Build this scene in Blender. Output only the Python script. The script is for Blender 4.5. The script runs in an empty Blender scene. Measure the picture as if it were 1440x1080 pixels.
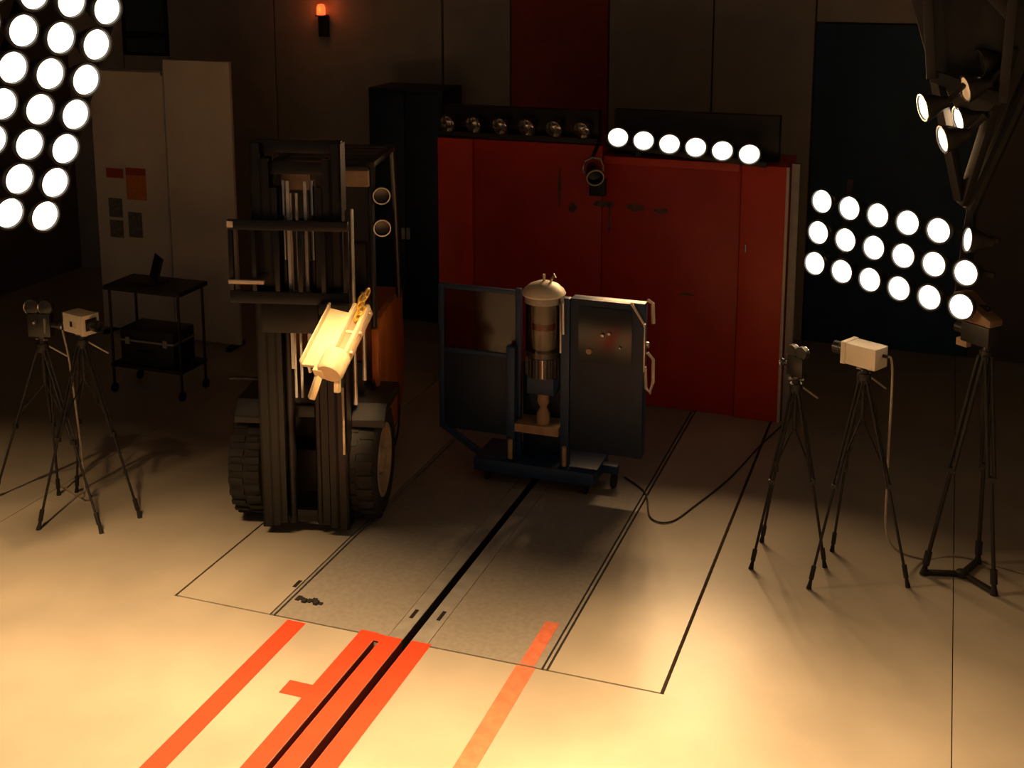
import bpy, bmesh, math, random
from mathutils import Vector as V, Matrix, Euler
random.seed(4)
sc = bpy.context.scene
COL = sc.collection

# ------------------------------------------------------------------ camera
PITCH, YAW, CAM_H = math.radians(10.484), math.radians(19.597), 4.8
cd = bpy.data.cameras.new('camera'); cam = bpy.data.objects.new('camera', cd); COL.objects.link(cam)
cd.sensor_width = 36; cd.lens = 36 * 1740 / 1440; cd.shift_y = -290 / 1440
cd.clip_start = .05; cd.clip_end = 100
cam.location = (0, 0, CAM_H); cam.rotation_euler = (math.pi / 2 - PITCH, 0, YAW)
sc.camera = cam

# ------------------------------------------------------------------ world and exposure
w = bpy.data.worlds.new('world'); sc.world = w; w.use_nodes = True
w.node_tree.nodes['Background'].inputs[0].default_value = (.50, .48, .46, 1)
w.node_tree.nodes['Background'].inputs[1].default_value = .11      # dim even fill; wall behind the camera left out to lift the shadows
sc.view_settings.view_transform = 'Standard'; sc.view_settings.look = 'None'
sc.cycles.max_bounces = 5; sc.cycles.diffuse_bounces = 3; sc.cycles.glossy_bounces = 3
sc.view_settings.exposure = 0.0; sc.view_settings.gamma = 1; sc.view_settings.use_curve_mapping = False
TUNGSTEN = (1.0, .60, .27)          # colour of all the halogen lamps
P_LEFT, P_RIGHT, P_BARRIER, P_SIDE, P_TOP = 7.2, 1.6, 9, .3, 13.0      # watts per lamp

# ------------------------------------------------------------------ materials
MATS = {}
def mat(name, col, rough=.5, metal=0, spec=.5, var=0, scale=8, bump=0, bscale=60, col2=None, emit=None, estr=0, alpha=None, coat=0):
    m = bpy.data.materials.new(name); m.use_nodes = True
    nt = m.node_tree; b = nt.nodes['Principled BSDF']
    b.inputs['Base Color'].default_value = (*col, 1); b.inputs['Roughness'].default_value = rough
    b.inputs['Metallic'].default_value = metal; b.inputs['Specular IOR Level'].default_value = spec
    b.inputs['Coat Weight'].default_value = coat
    tc = nt.nodes.new('ShaderNodeTexCoord')
    if var or col2:
        n = nt.nodes.new('ShaderNodeTexNoise'); n.inputs['Scale'].default_value = scale; n.inputs['Detail'].default_value = 6
        r = nt.nodes.new('ShaderNodeValToRGB')
        c2 = col2 or tuple(max(0, c * (1 - var)) for c in col)
        c1 = col if col2 else tuple(min(1, c * (1 + var)) for c in col)
        r.color_ramp.elements[0].color = (*c2, 1); r.color_ramp.elements[1].color = (*c1, 1)
        r.color_ramp.elements[0].position = .34; r.color_ramp.elements[1].position = .66
        nt.links.new(tc.outputs['Object'], n.inputs['Vector']); nt.links.new(n.outputs['Fac'], r.inputs['Fac'])
        nt.links.new(r.outputs['Color'], b.inputs['Base Color'])
    if bump:
        n2 = nt.nodes.new('ShaderNodeTexNoise'); n2.inputs['Scale'].default_value = bscale; n2.inputs['Detail'].default_value = 4
        bp = nt.nodes.new('ShaderNodeBump'); bp.inputs['Strength'].default_value = bump; bp.inputs['Distance'].default_value = .01
        nt.links.new(tc.outputs['Object'], n2.inputs['Vector']); nt.links.new(n2.outputs['Fac'], bp.inputs['Height'])
        nt.links.new(bp.outputs['Normal'], b.inputs['Normal'])
    if emit:
        b.inputs['Emission Color'].default_value = (*emit, 1); b.inputs['Emission Strength'].default_value = estr
    if alpha is not None:
        b.inputs['Alpha'].default_value = alpha
    MATS[name] = m
    return m
mat('floor', (.50, .45, .37), .34, spec=.5, var=.10, scale=1.3, bump=.04, bscale=30)
mat('slab_grey', (.34, .315, .28), .5, var=.08, scale=26, bump=.12, bscale=80)
mat('steel', (.40, .38, .35), .45, metal=.15, var=.12, scale=9)
mat('pit', (.012, .008, .007), .9)
mat('tape', (.85, .075, .025), .5, var=.06, scale=5)
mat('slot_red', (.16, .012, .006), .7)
mat('tape_worn', (.78, .20, .10), .6, var=.15, scale=12)
mat('wall', (.44, .41, .37), .8, var=.08, scale=3, bump=.03)
mat('wall_dark', (.13, .115, .10), .85, var=.1, scale=2)
mat('ceiling', (.12, .11, .10), .9, var=.1)
mat('wall_red', (.40, .05, .03), .6, var=.1, scale=4)
mat('wall_blue', (.012, .06, .13), .6, var=.12, scale=4)
mat('panel_white', (.80, .70, .58), .6, var=.06, scale=2)
mat('red', (.55, .03, .008), .42, var=.10, scale=2.2, bump=.03, bscale=12)
mat('red_bright', (.68, .045, .01), .40, var=.08, scale=2.2)
mat('scuff', (.16, .085, .06), .7, var=.3, scale=20)
mat('trim_and_highlight', (.75, .62, .5), .35)  # pale trim, also paints edge highlights on barrier and backrest
mat('black', (.014, .013, .013), .5, var=.15, scale=10)
mat('black_gloss', (.025, .023, .022), .28, spec=.6)
mat('mast', (.010, .009, .009), .36, metal=.3, var=.2, scale=7)
mat('rubber', (.018, .017, .016), .8, var=.2, scale=20, bump=.3, bscale=90)
mat('rim', (.45, .36, .24), .5, var=.15, scale=12)
mat('orange', (.56, .17, .025), .42, var=.12, scale=5)
mat('chrome', (.75, .72, .68), .16, metal=1)
mat('alu', (.55, .53, .5), .35, metal=.8, var=.1)
mat('cream', (.80, .66, .40), .4, var=.06, scale=6)
mat('yellow', (.85, .50, .05), .4, var=.08, scale=8)
mat('white_plastic', (.80, .72, .58), .45, var=.04)
mat('blue', (.010, .045, .125), .45, var=.14, scale=5)
mat('blue_dark', (.006, .022, .055), .5, var=.14, scale=5)
mat('tan', (.42, .28, .17), .6, var=.15, scale=14)
mat('label', (.72, .58, .38), .6, var=.05)
mat('label_red', (.5, .07, .04), .6)
mat('poster_orange', (.72, .22, .03), .6, var=.15, scale=18)
mat('poster_red', (.5, .07, .03), .6, var=.15, scale=18)
mat('poster_grey', (.17, .16, .14), .6, var=.4, scale=22)
mat('screen', (.02, .024, .028), .18)
mat('window_pane', (.06, .10, .10), .15, spec=.6)
mat('brown_cover', (.22, .14, .08), .8, var=.2, scale=9)
mat('cable', (.03, .026, .023), .55)
mat('cable_pale', (.42, .36, .28), .55)
mat('lens_lit', (1, .95, .85), .3, emit=(1, .93, .78), estr=1.8)
mat('lens_dim', (.8, .6, .4), .3, emit=(1, .55, .25), estr=.35)
mat('beacon', (.6, .06, .01), .3, emit=(1, .10, .02), estr=2.2)
# clear acrylic pane, faintly tinted
m = bpy.data.materials.new('pane'); m.use_nodes = True; nt = m.node_tree
for n in list(nt.nodes):
    if n.type != 'OUTPUT_MATERIAL': nt.nodes.remove(n)
tr = nt.nodes.new('ShaderNodeBsdfTransparent'); tr.inputs[0].default_value = (.55, .58, .60, 1)
gl = nt.nodes.new('ShaderNodeBsdfGlossy'); gl.inputs['Roughness'].default_value = .12; gl.inputs[0].default_value = (.8, .8, .8, 1)
mx = nt.nodes.new('ShaderNodeMixShader'); fr = nt.nodes.new('ShaderNodeFresnel'); fr.inputs[0].default_value = 1.45
nt.links.new(fr.outputs[0], mx.inputs[0]); nt.links.new(tr.outputs[0], mx.inputs[1]); nt.links.new(gl.outputs[0], mx.inputs[2])
nt.links.new(mx.outputs[0], [n for n in nt.nodes if n.type == 'OUTPUT_MATERIAL'][0].inputs[0]); MATS['pane'] = m
# clear lamp glass
m = bpy.data.materials.new('lamp_glass'); m.use_nodes = True; nt = m.node_tree
for n in list(nt.nodes):
    if n.type != 'OUTPUT_MATERIAL': nt.nodes.remove(n)
tr = nt.nodes.new('ShaderNodeBsdfTransparent'); tr.inputs[0].default_value = (.85, .83, .8, 1)
gl = nt.nodes.new('ShaderNodeBsdfGlossy'); gl.inputs['Roughness'].default_value = .08
mx = nt.nodes.new('ShaderNodeMixShader'); mx.inputs[0].default_value = .28
nt.links.new(tr.outputs[0], mx.inputs[1]); nt.links.new(gl.outputs[0], mx.inputs[2])
nt.links.new(mx.outputs[0], [n for n in nt.nodes if n.type == 'OUTPUT_MATERIAL'][0].inputs[0]); MATS['lamp_glass'] = m

# ------------------------------------------------------------------ helpers
class MB:
    """collects shapes in world coordinates and links them as ONE mesh object"""
    def __init__(s): s.bm = bmesh.new()
    def _add(s, verts, M=None):
        if M is not None: bmesh.ops.transform(s.bm, matrix=M, verts=verts)
    def box(s, x0, x1, y0, y1, z0, z1, M=None):
        v = bmesh.ops.create_cube(s.bm, size=1)['verts']
        T = Matrix.Translation(((x0 + x1) / 2, (y0 + y1) / 2, (z0 + z1) / 2)) @ Matrix.Diagonal((x1 - x0, y1 - y0, z1 - z0, 1))
        s._add(v, (M @ T) if M is not None else T); return s
    def bar(s, a, b, wx, wy=None, up=(0, 0, 1)):
        a, b = V(a), V(b); d = b - a; L = d.length; z = d.normalized(); u = V(up)
        if abs(z.dot(u)) > .98: u = V((0, 1, 0))
        x = u.cross(z).normalized(); y = z.cross(x)
        M = Matrix.Translation((a + b) / 2) @ Matrix((x, y, z)).transposed().to_4x4()
        wy = wy or wx
        return s.box(-wx / 2, wx / 2, -wy / 2, wy / 2, -L / 2, L / 2, M)
    def tube(s, a, b, r0, r1=None, n=12, caps=True):
        a, b = V(a), V(b); d = b - a; L = d.length
        if L < 1e-6: return s
        M = Matrix.Translation((a + b) / 2) @ d.to_track_quat('Z', 'Y').to_matrix().to_4x4()
        v = bmesh.ops.create_cone(s.bm, cap_ends=caps, segments=n, radius1=r0, radius2=r0 if r1 is None else r1, depth=L)['verts']
        s._add(v, M); return s
    def path(s, pts, r, n=8):
        pts = [V(p) for p in pts]; rings = []
        for i, p in enumerate(pts):
            t = (pts[min(i + 1, len(pts) - 1)] - pts[max(i - 1, 0)]).normalized()
            u = V((0, 0, 1)) if abs(t.z) < .9 else V((1, 0, 0))
            x = u.cross(t).normalized(); y = t.cross(x)
            rings.append([s.bm.verts.new(p + (x * math.cos(2 * math.pi * k / n) + y * math.sin(2 * math.pi * k / n)) * r) for k in range(n)])
        for i in range(len(rings) - 1):
            for k in range(n):
                s.bm.faces.new((rings[i][k], rings[i][(k + 1) % n], rings[i + 1][(k + 1) % n], rings[i + 1][k]))
        s.bm.faces.new(rings[0][::-1]); s.bm.faces.new(rings[-1]); return s
    def lathe(s, prof, M=None, n=24):
        rings = []
        for (r, z) in prof:
            if r < 1e-6: rings.append([s.bm.verts.new((0, 0, z))])
            else: rings.append([s.bm.verts.new((r * math.cos(2 * math.pi * k / n), r * math.sin(2 * math.pi * k / n), z)) for k in range(n)])
        for a, b in zip(rings[:-1], rings[1:]):
            for k in range(n):
                k2 = (k + 1) % n
                if len(a) == 1 and len(b) == 1: continue
                if len(a) == 1: s.bm.faces.new((a[0], b[k2], b[k]))
                elif len(b) == 1: s.bm.faces.new((a[k], a[k2], b[0]))
                else: s.bm.faces.new((a[k], a[k2], b[k2], b[k]))
        if M is not None: bmesh.ops.transform(s.bm, matrix=M, verts=[v for r_ in rings for v in r_])
        return s
    def prism(s, poly, axis, a, b):
        """polygon (two coords) extruded along axis 'x','y' or 'z' from a to b"""
        def P(p, t): return {'x': (t, p[0], p[1]), 'y': (p[0], t, p[1]), 'z': (p[0], p[1], t)}[axis]
        A = [s.bm.verts.new(P(p, a)) for p in poly]; B = [s.bm.verts.new(P(p, b)) for p in poly]
        n = len(poly); s.bm.faces.new(A); s.bm.faces.new(B[::-1])
        for k in range(n): s.bm.faces.new((A[k], B[k], B[(k + 1) % n], A[(k + 1) % n]))
        return s
    def mesh(s, name, m, origin=(0, 0, 0), bevel=0, smooth=35):
        bmesh.ops.recalc_face_normals(s.bm, faces=s.bm.faces)
        if bevel:
            es = [e for e in s.bm.edges if len(e.link_faces) == 2 and e.calc_face_angle(0) > .6]
            bmesh.ops.bevel(s.bm, geom=es, offset=bevel, segments=2, profile=.6, affect='EDGES', clamp_overlap=True)
        bmesh.ops.translate(s.bm, verts=s.bm.verts, vec=-V(origin))
        me = bpy.data.meshes.new(name); s.bm.to_mesh(me); s.bm.free()
        me.materials.append(MATS[m])
        if smooth:
            for p in me.polygons: p.use_smooth = True
            me.set_sharp_from_angle(angle=math.radians(smooth))
        return me
    def build(s, name, m, parent=None, bevel=0, smooth=35, label=None):
        """parent None: origin at the base centre of the thing"""
        if parent is None:
            xs = [v.co for v in s.bm.verts]
            org = V(((min(c.x for c in xs) + max(c.x for c in xs)) / 2, (min(c.y for c in xs) + max(c.y for c in xs)) / 2, min(c.z for c in xs)))
        else:
            org = V(parent['_org']) if '_org' in parent else V((0, 0, 0))
        me = s.mesh(name, m, org, bevel, smooth)
        o = bpy.data.objects.new(name, me); COL.objects.link(o); o['_org'] = tuple(org)
        if parent is None: o.location = org
        else: o.parent = parent
        if label: o['label'] = label
        return o
def tag(o, label, cat, group=None, kind=None):
    o['label'] = label; o['category'] = cat
    if group: o['group'] = group
    if kind: o['kind'] = kind
    return o
def thing(name, loc, label, cat, group=None):
    o = bpy.data.objects.new(name, None); COL.objects.link(o); o.location = loc; o['_org'] = tuple(loc); o.empty_display_size = .1
    return tag(o, label, cat, group)
def struct(o, label=None, cat=None):
    o['kind'] = 'structure'
    if label: o['label'] = label; o['category'] = cat
    return o
def frame(o, x, z):
    """matrix with origin o, local z = z, local x near x"""
    z = V(z).normalized(); x = (V(x) - z * V(x).dot(z)).normalized(); y = z.cross(x)
    return Matrix.Translation(o) @ Matrix((x, y, z)).transposed().to_4x4()

# ------------------------------------------------------------------ room shell
RX0, RX1, RY0, RY1, RZ = -12.4, 3.6, -4.0, 15.2, 6.4
fl = struct(MB().box(RX0 - .2, RX1 + .2, RY0 - .2, RY1 + .2, -.30, -.10).build('floor', 'pit'), 'pale painted concrete hall floor with seams, steel plates and a drive rail slot', 'floor')
SY = 7.265
def slab(x0, x1, y0, y1, m='floor', nm='slab', z=0): return MB().box(x0, x1, y0, y1, -.10, z).build(nm, m, fl, smooth=0)
g = .0035
for (x0, x1) in ((-5.29, -3.605), (-3.56, -3.412), (-3.348, -1.53)):
    slab(x0, x1, RY0, SY - .010)
for (x0, x1) in ((RX0, -7.40 - g), (-7.40 + g, -5.29), (-1.53, .25 - g), (.25 + g, RX1)):
    slab(x0, x1, RY0, RY1)
for (x0, x1, m) in ((-5.272, -4.476, 'floor'), (-4.426, -3.53, 'slab_grey'),
                    (-3.22, -2.378, 'slab_grey'), (-2.326, -1.556, 'floor')):
    slab(x0, x1, SY + .006, RY1, m)
for (x0, x1) in ((-3.526, -3.412), (-3.348, -3.224), (-4.462, -4.443), (-2.362, -2.343)):
    slab(x0, x1, SY + .006, RY1, 'steel', 'steel_edge_strip', .001)
slab(-3.605, -3.56, SY - .06, SY - .010)          # closes the short slot at the joint
# lining of the slots: dark inside, tape folded down into the front part
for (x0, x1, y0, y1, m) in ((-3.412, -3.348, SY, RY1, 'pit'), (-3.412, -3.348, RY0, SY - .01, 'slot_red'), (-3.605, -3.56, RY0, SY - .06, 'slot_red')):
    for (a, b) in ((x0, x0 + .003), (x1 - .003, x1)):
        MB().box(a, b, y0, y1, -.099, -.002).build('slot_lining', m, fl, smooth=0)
# black lifting holes sunk in the plates
for (x, y, a, l) in ((-3.475, 7.62, .0, .12), (-3.275, 7.66, .0, .13), (-4.50, 7.72, .0, .10)):
    MB().box(x - .014, x + .014, y - l / 2, y + l / 2, .0012, .0045).build('lifting_hole', 'pit', fl, smooth=0)

struct(MB().box(RX0 - .2, RX0, RY0, RY1, -.3, RZ).build('wall_left', 'wall_dark'))
struct(MB().box(RX1, RX1 + .2, RY0, RY1, -.3, RZ).build('wall_right', 'wall_dark'))
struct(MB().box(RX0 - .2, RX1 + .2, RY0 - .2, RY1 + .2, RZ, RZ + .2).build('ceiling', 'ceiling'))
wb = struct(MB().box(RX0, RX1, RY1, RY1 + .2, -.3, RZ).build('wall_back', 'wall_dark'))
for (x0, x1, m) in ((RX0, -11.42, 'wall'), (-10.62, -8.9, 'wall'), (-8.88, -6.38, 'wall'), (-6.35, -5.42, 'wall'), (-5.40, -4.11, 'wall_red'),
                    (-4.09, -2.79, 'wall'), (-2.77, -1.57, 'wall')):
    MB().box(x0, x1, RY1 - .06, RY1, 0, RZ).build('wall_panel', m, wb, bevel=.008, smooth=0)
MB().box(-1.55, .35, RY1 - .05, RY1, 0, 3.93).build('wall_panel', 'wall_blue', wb, bevel=.008, smooth=0, label='dark blue wall panel')
MB().box(-1.55, .35, RY1 - .06, RY1, 3.95, RZ).build('wall_panel', 'wall', wb, bevel=.008, smooth=0)
MB().box(.37, RX1, RY1 - .06, RY1, 0, RZ).build('wall_panel', 'wall_dark', wb, bevel=.008, smooth=0)
# window high in the back wall, left
for (z0, z1) in ((0, 3.28), (4.25, RZ)):
    MB().box(-11.40, -10.64, RY1 - .06, RY1, z0, z1).build('wall_panel', 'wall', wb, bevel=.008, smooth=0)
wn = struct(MB().box(-11.40, -10.64, RY1 - .035, RY1 - .005, 3.28, 4.25).build('window_1', 'black'), 'small dim window high on the back wall at left', 'window')
for (z0, z1) in ((3.32, 3.52), (3.62, 4.21)):
    MB().box(-11.35, -10.69, RY1 - .05, RY1 - .036, z0, z1).build('pane', 'window_pane', wn, smooth=0)
for a in ((-11.40, -11.36, 3.28, 4.25), (-10.68, -10.64, 3.28, 4.25), (-11.36, -10.68, 3.28, 3.32), (-11.36, -10.68, 4.21, 4.25), (-11.36, -10.68, 3.53, 3.61)):
    MB().box(a[0], a[1], RY1 - .075, RY1 - .03, a[2], a[3]).build('window_frame', 'black', wn, smooth=0)

# ------------------------------------------------------------------ floor tape
def tape(label, x0, x1, y0, y1, m='tape'):
    return tag(MB().box(x0, x1, y0, y1, .0006, .0022).build('floor_tape', m, smooth=0), label, 'tape', 'orange tape strips on the floor')
tape('narrow orange tape strip on the floor, leftmost of the long strips', -4.31, -4.16, 2.5, 7.24)
tape('broad orange tape strip along the left side of the short floor slot', -3.745, -3.607, 2.5, 7.30)
tape('orange tape strip between the two dark floor slots', -3.558, -3.414, 2.5, 7.285)
tape('broad orange tape strip along the right side of the long rail slot', -3.346, -3.195, 2.5, 7.29)
tape('small orange tape patch closing the far end of the short floor slot', -3.606, -3.559, 7.20, 7.29)
tape('short orange tape tab sticking out left of the broad centre strips', -3.915, -3.746, 6.43, 6.58)
tape('pale worn orange tape strip on the floor, rightmost of the strips', -2.55, -2.415, 2.5, 7.255, 'tape_worn')
tape('faint end of orange tape on the grey floor plate', -2.535, -2.43, 7.275, 7.85, 'tape_worn')

# black marks: rubber wedge and clump on the floor plate
c = MB()
for k in range(7):
    c.box(-4.40 + k * .032, -4.365 + k * .032, 7.50 + .018 * math.sin(k * 2.1), 7.545 + .02 * math.cos(k * 1.7), .001, .008 + .006 * (k % 3))
tag(c.build('rubber_scrap', 'rubber', bevel=.002), 'torn black rubber scrap lying on the grey floor plate', 'rubber scrap')

# ------------------------------------------------------------------ lamps
def lamp_meshes():
    R = .098
    can = MB().lathe([(.0, -.17), (.045, -.17), (.05, -.13), (.085, -.06), (R, -.02), (R + .006, 0), (R + .006, .02), (R - .006, .02), (R - .006, -.002), (.0, -.004)]).mesh('lamp', 'black_gloss')
    lens = MB().lathe([(R - .008, .000), (R - .012, .010), (.05, .022), (0, .026)]).mesh('lens', 'lens_lit')
    lensd = MB().lathe([(R - .008, .000), (R - .012, .010), (.05, .022), (0, .026)]).mesh('lens', 'lens_dim')
    can2 = MB().lathe([(.0, -.17), (.045, -.17), (.05, -.13), (.085, -.06), (R, -.02), (R + .006, 0), (R + .006, .02), (R - .006, .02), (R - .006, 0)]).mesh('lamp', 'black_gloss')
    refl = MB().lathe([(R - .006, .004), (R - .025, -.03), (.06, -.065), (.03, -.085), (0, -.088)]).mesh('reflector', 'chrome')
    glass = MB().lathe([(R - .008, .004), (R - .02, .014), (.05, .024), (0, .027)]).mesh('lens', 'lamp_glass')
    bulb = MB().lathe([(0, -.088), (.014, -.086), (.017, -.05), (.012, -.03), (0, -.025)], n=10).mesh('bulb', 'label')
    return can, lens, lensd, can2, refl, glass, bulb
CAN, LENS, LENSD, CAN2, REFL, GLASS, BULB = lamp_meshes()
_ld = {}
def beam_data(power, angle=100):
    k = (power, angle)
    if k not in _ld:
        d = bpy.data.lights.new('lamp_beam', 'AREA'); d.shape = 'DISK'; d.size = .18; d.energy = power; d.color = TUNGSTEN
        d.spread = math.radians(angle); _ld[k] = d
    return _ld[k]
def add_lamp(root, p, x, n, state='lit', power=20, angle=100, scale=1):
    M = Matrix.Translation(-V(root['_org'])) @ frame(p, x, n) @ Matrix.Scale(scale, 4)
    def put(me, nm, par, mm):
        o = bpy.data.objects.new(nm, me); COL.objects.link(o); o.parent = par; o.matrix_local = mm; return o
    if state == 'off':
        l = put(CAN2, 'lamp', root, M); put(REFL, 'reflector', l, Matrix()); put(GLASS, 'lens', l, Matrix()); put(BULB, 'bulb', l, Matrix())
        return l
    l = put(CAN, 'lamp', root, M); put(LENS if state == 'lit' else LENSD, 'lens', l, Matrix())
    if state == 'lit' and power:
        so = bpy.data.objects.new('lamp_beam', beam_data(power, angle)); COL.objects.link(so); so.parent = root
        so.matrix_local = Matrix.Translation(-V(root['_org'])) @ frame(V(p) + V(n).normalized() * .03 * scale, x, -V(n)) @ Matrix.Scale(scale, 4)
    return l

# large bank, upper left, tilted towards the crash zone
u, v, n = V((.408, .884, -.228)).normalized(), V((-.342, -.083, -.937)).normalized(), V((.845, -.463, -.267)).normalized()
S = .272; P0 = V((-6.295, 7.307, 2.85)) - v * S * 6              # right-hand lamp of the row at the frame top
org = P0 + v * S * 7
lb = thing('lamp_bank', (org.x, org.y, org.z - .1), 'big tilted bank of lit halogen lamps hanging at upper left', 'lamp bank', 'lit lamp banks')
for i in range(-1, 7):
    for k in range(0, 5):
        add_lamp(lb, P0 + v * S * i - u * S * k, u, V((.91, -.28, -.10)), 'lit', P_LEFT, angle=92, scale=1.22)
for i in range(-1, 7):
    a = P0 + v * S * i - n * .13
    MB().bar(a + u * .16, a - u * (S * 4 + .16), .035, .035).build("lamp_rail", "black", lb)
for k in (-.55, 2.0, 4.55):
    a = P0 - u * S * k - n * .17
    MB().bar(a - v * (S * 1.6), a + v * (S * 6.5), .05, .05).build('frame_upright', 'black', lb)
for k in (.2, 4):
    a = P0 - u * S * k - n * .17 - v * S * 1.5
    MB().tube(a, (a.x, a.y, RZ), .025).build('hanger', 'black', lb)

# bank at right: three rows of six
u, v, n = V((.867, -.494, -.059)).normalized(), V((-.067, 0, -.998)).normalized(), V((-.493, -.869, .033)).normalized()
S = .2705
P0 = V((-.957, 10.476, 2.714))
org = P0 + u * S * 2.5 + v * S * 2.6
rb = thing('lamp_bank', tuple(org), 'bank of three rows of lit halogen lamps right of the red barrier', 'lamp bank', 'lit lamp banks')
for i in range(3):
    for k in range(6):
        if i == 0 and k == 5:
            add_lamp(rb, P0 + u * S * 4.95 + v * S * .05, v, V((-.98, -.35, .10)), 'lit', 0)
            continue
        nn = V((-.46, -.89, .06)) + V((random.uniform(-.03, .03), 0, random.uniform(-.03, .03)))
        add_lamp(rb, P0 + v * S * i + u * S * k, u, nn, 'lit', P_RIGHT, angle=85, scale=1.06)
    a = P0 + v * S * i - n * .13
    MB().bar(a - u * .16, a + u * (S * 5 + .16), .035, .035).build('lamp_rail', 'black', rb)
for k in (.5, 4.5):
    a = P0 + u * S * k - n * .17
    MB().bar(a - v * .2, a + v * (S * 2.5), .05, .05).build('frame_upright', 'black', rb)
a = P0 + u * S * 4.5 - n * .17 - v * .18
MB().path([a, a + V((.12, .02, .35)), a + V((.45, .0, 1.3)), (a.x + .75, a.y, 4.6), (a.x + .8, a.y, RZ)], .06, 10).build('hanging_boom', 'black', rb)

# bank under the ceiling over the crash zone, above the picture
ob = thing('lamp_bank', (-3.4, 5.0, 5.90), 'two long rows of lit lamps under the ceiling over the orange tape', 'lamp bank', 'lit lamp banks')
for i in range(2):
    for k in range(9):
        add_lamp(ob, (-3.4 + (k - 4) * .80, 4.85 + i * .3, 5.93), (1, 0, 0), V((-.12, .10, -1)) if k < 2 else V((0, (-.14, .20)[i], -1)), 'lit', P_TOP * (1.7 if k < 2 else 1), angle=68 if k < 2 else (58, 42)[i])
    if i:      # narrow spot added to brighten the ram
        add_lamp(ob, (-2.2, 5.15, 5.93), (1, 0, 0), V((-4.33, 8.05, 1.84)) - V((-2.2, 5.15, 5.93)), 'lit', 3.6, angle=9)
    MB().box(-6.8, 0.0, 4.83 + i * .3, 4.87 + i * .3, 6.09, 6.13).build('lamp_rail', 'black', ob)
for x in (-6.6, -3.4, -.2):
    MB().box(x - .03, x + .03, 4.7, 5.3, 6.13, 6.18).build('frame_upright', 'black', ob)
    MB().tube((x, 5.0, 6.18), (x, 5.0, RZ), .025).build('hanger', 'black', ob)

# edge-on lamps on the dark overhead rig, upper right
rg = thing('lamp_rig', (-.05, 9.5, 3.3), 'dark overhead rig with a few lamps seen edge-on at upper right', 'lamp rig')
side = V((-.90, -.38, -.22))
for (p, st) in (((-.17, 9.415, 3.67), 'lit'), ((-.02, 9.30, 3.46), 'lit'), ((.08, 9.75, 3.55), 'lit'), ((.11, 9.56, 3.80), 'dim'), ((.20, 9.70, 3.98), 'off')):
    add_lamp(rg, p, (0, 0, 1), side, st, P_SIDE, angle=110)
    q = V(p) - side.normalized() * .17
    MB().tube(q, q - side.normalized() * .12 + V((0, 0, .10)), .022).build('lamp_arm', 'black', rg)
MB().prism([(-.42, RZ), (-.42, 4.75), (-.20, 4.05), (.05, 3.62), (.28, 3.62), (.50, 3.95), (.46, 4.6), (.46, RZ)], 'y', 9.72, 9.92).build('rig_plate', 'black', rg, bevel=.01)
for (a, b) in (((-.40, 9.62, RZ), (-.14, 9.62, 3.86)), ((.42, 9.62, RZ), (.36, 9.62, 3.70)), ((-.36, 9.62, 5.1), (.40, 9.62, 4.3)), ((-.14, 9.62, 3.88), (.36, 9.62, 3.72))):
    MB().bar(a, b, .07, .09).build('rig_beam', 'black', rg, bevel=.006)
for (a, b) in (((.40, 9.68, 4.10), (.14, 10.00, 2.86)), ((-.10, 9.68, 3.84), (.12, 9.99, 2.90))):
    MB().bar(a, b, .07, .08).build('rig_strut', 'black', rg, bevel=.006)

# ------------------------------------------------------------------ red crash barrier
BY = 12.29
ba = thing('crash_barrier', (-3.37, BY + .4, 0), 'tall red crash barrier block with scuffed painted front', 'barrier')
MB().box(-5.24, -4.835, BY, BY + .8, .0, 2.78).build('side_panel', 'red_bright', ba, bevel=.012)
MB().box(-4.825, -3.385, BY + .03, BY + .8, .0, 2.78).build('front_panel', 'red', ba, bevel=.012)
MB().box(-3.38, -1.935, BY + .03, BY + .8, .0, 2.67).build('front_panel', 'red', ba, bevel=.012)
MB().box(-1.93, -1.48, BY, BY + .8, .0, 2.67).build('side_panel', 'red_bright', ba, bevel=.012)
MB().box(-1.484, -1.455, BY - .004, BY + .05, .0, 2.67).build('edge_trim_highlight', 'trim_and_highlight', ba, bevel=.004)  # highlight along the right front edge, painted as a pale strip
MB().box(-3.36, -1.95, BY - .0, BY + .1, 2.60, 2.68).build('top_ledge', 'red_bright', ba, bevel=.006)
MB().box(-1.44, -1.36, BY + .05, BY + .15, .0, 2.70).build('side_post', 'steel', ba, bevel=.006)
MB().tube((-1.86, BY - .02, 1.78), (-1.86, BY - .02, 1.86), .012).build('catch', 'alu', ba)
# worn scuffs on the front, thin flakes of bare filler
for (x, z, wd, hh) in ((-3.35, 2.16, .26, .05), (-3.02, 2.15, .22, .06), (-2.75, 2.13, .15, .05), (-3.85, 2.30, .03, .28), (-3.30, 2.0, .03, .26), (-2.45, 1.27, .18, .02), (-3.70, 2.1, .08, .10)):
    s = MB(); pts = []
    for k in range(14):
        a = 2 * math.pi * k / 14; q = random.uniform(.55, 1.0)
        pts.append((x + wd * .62 * q * math.cos(a), z + hh * .85 * q * math.sin(a)))
    s.prism(pts, 'y', BY + .024, BY + .031).build('scuff', 'scuff', ba, smooth=0)

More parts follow.
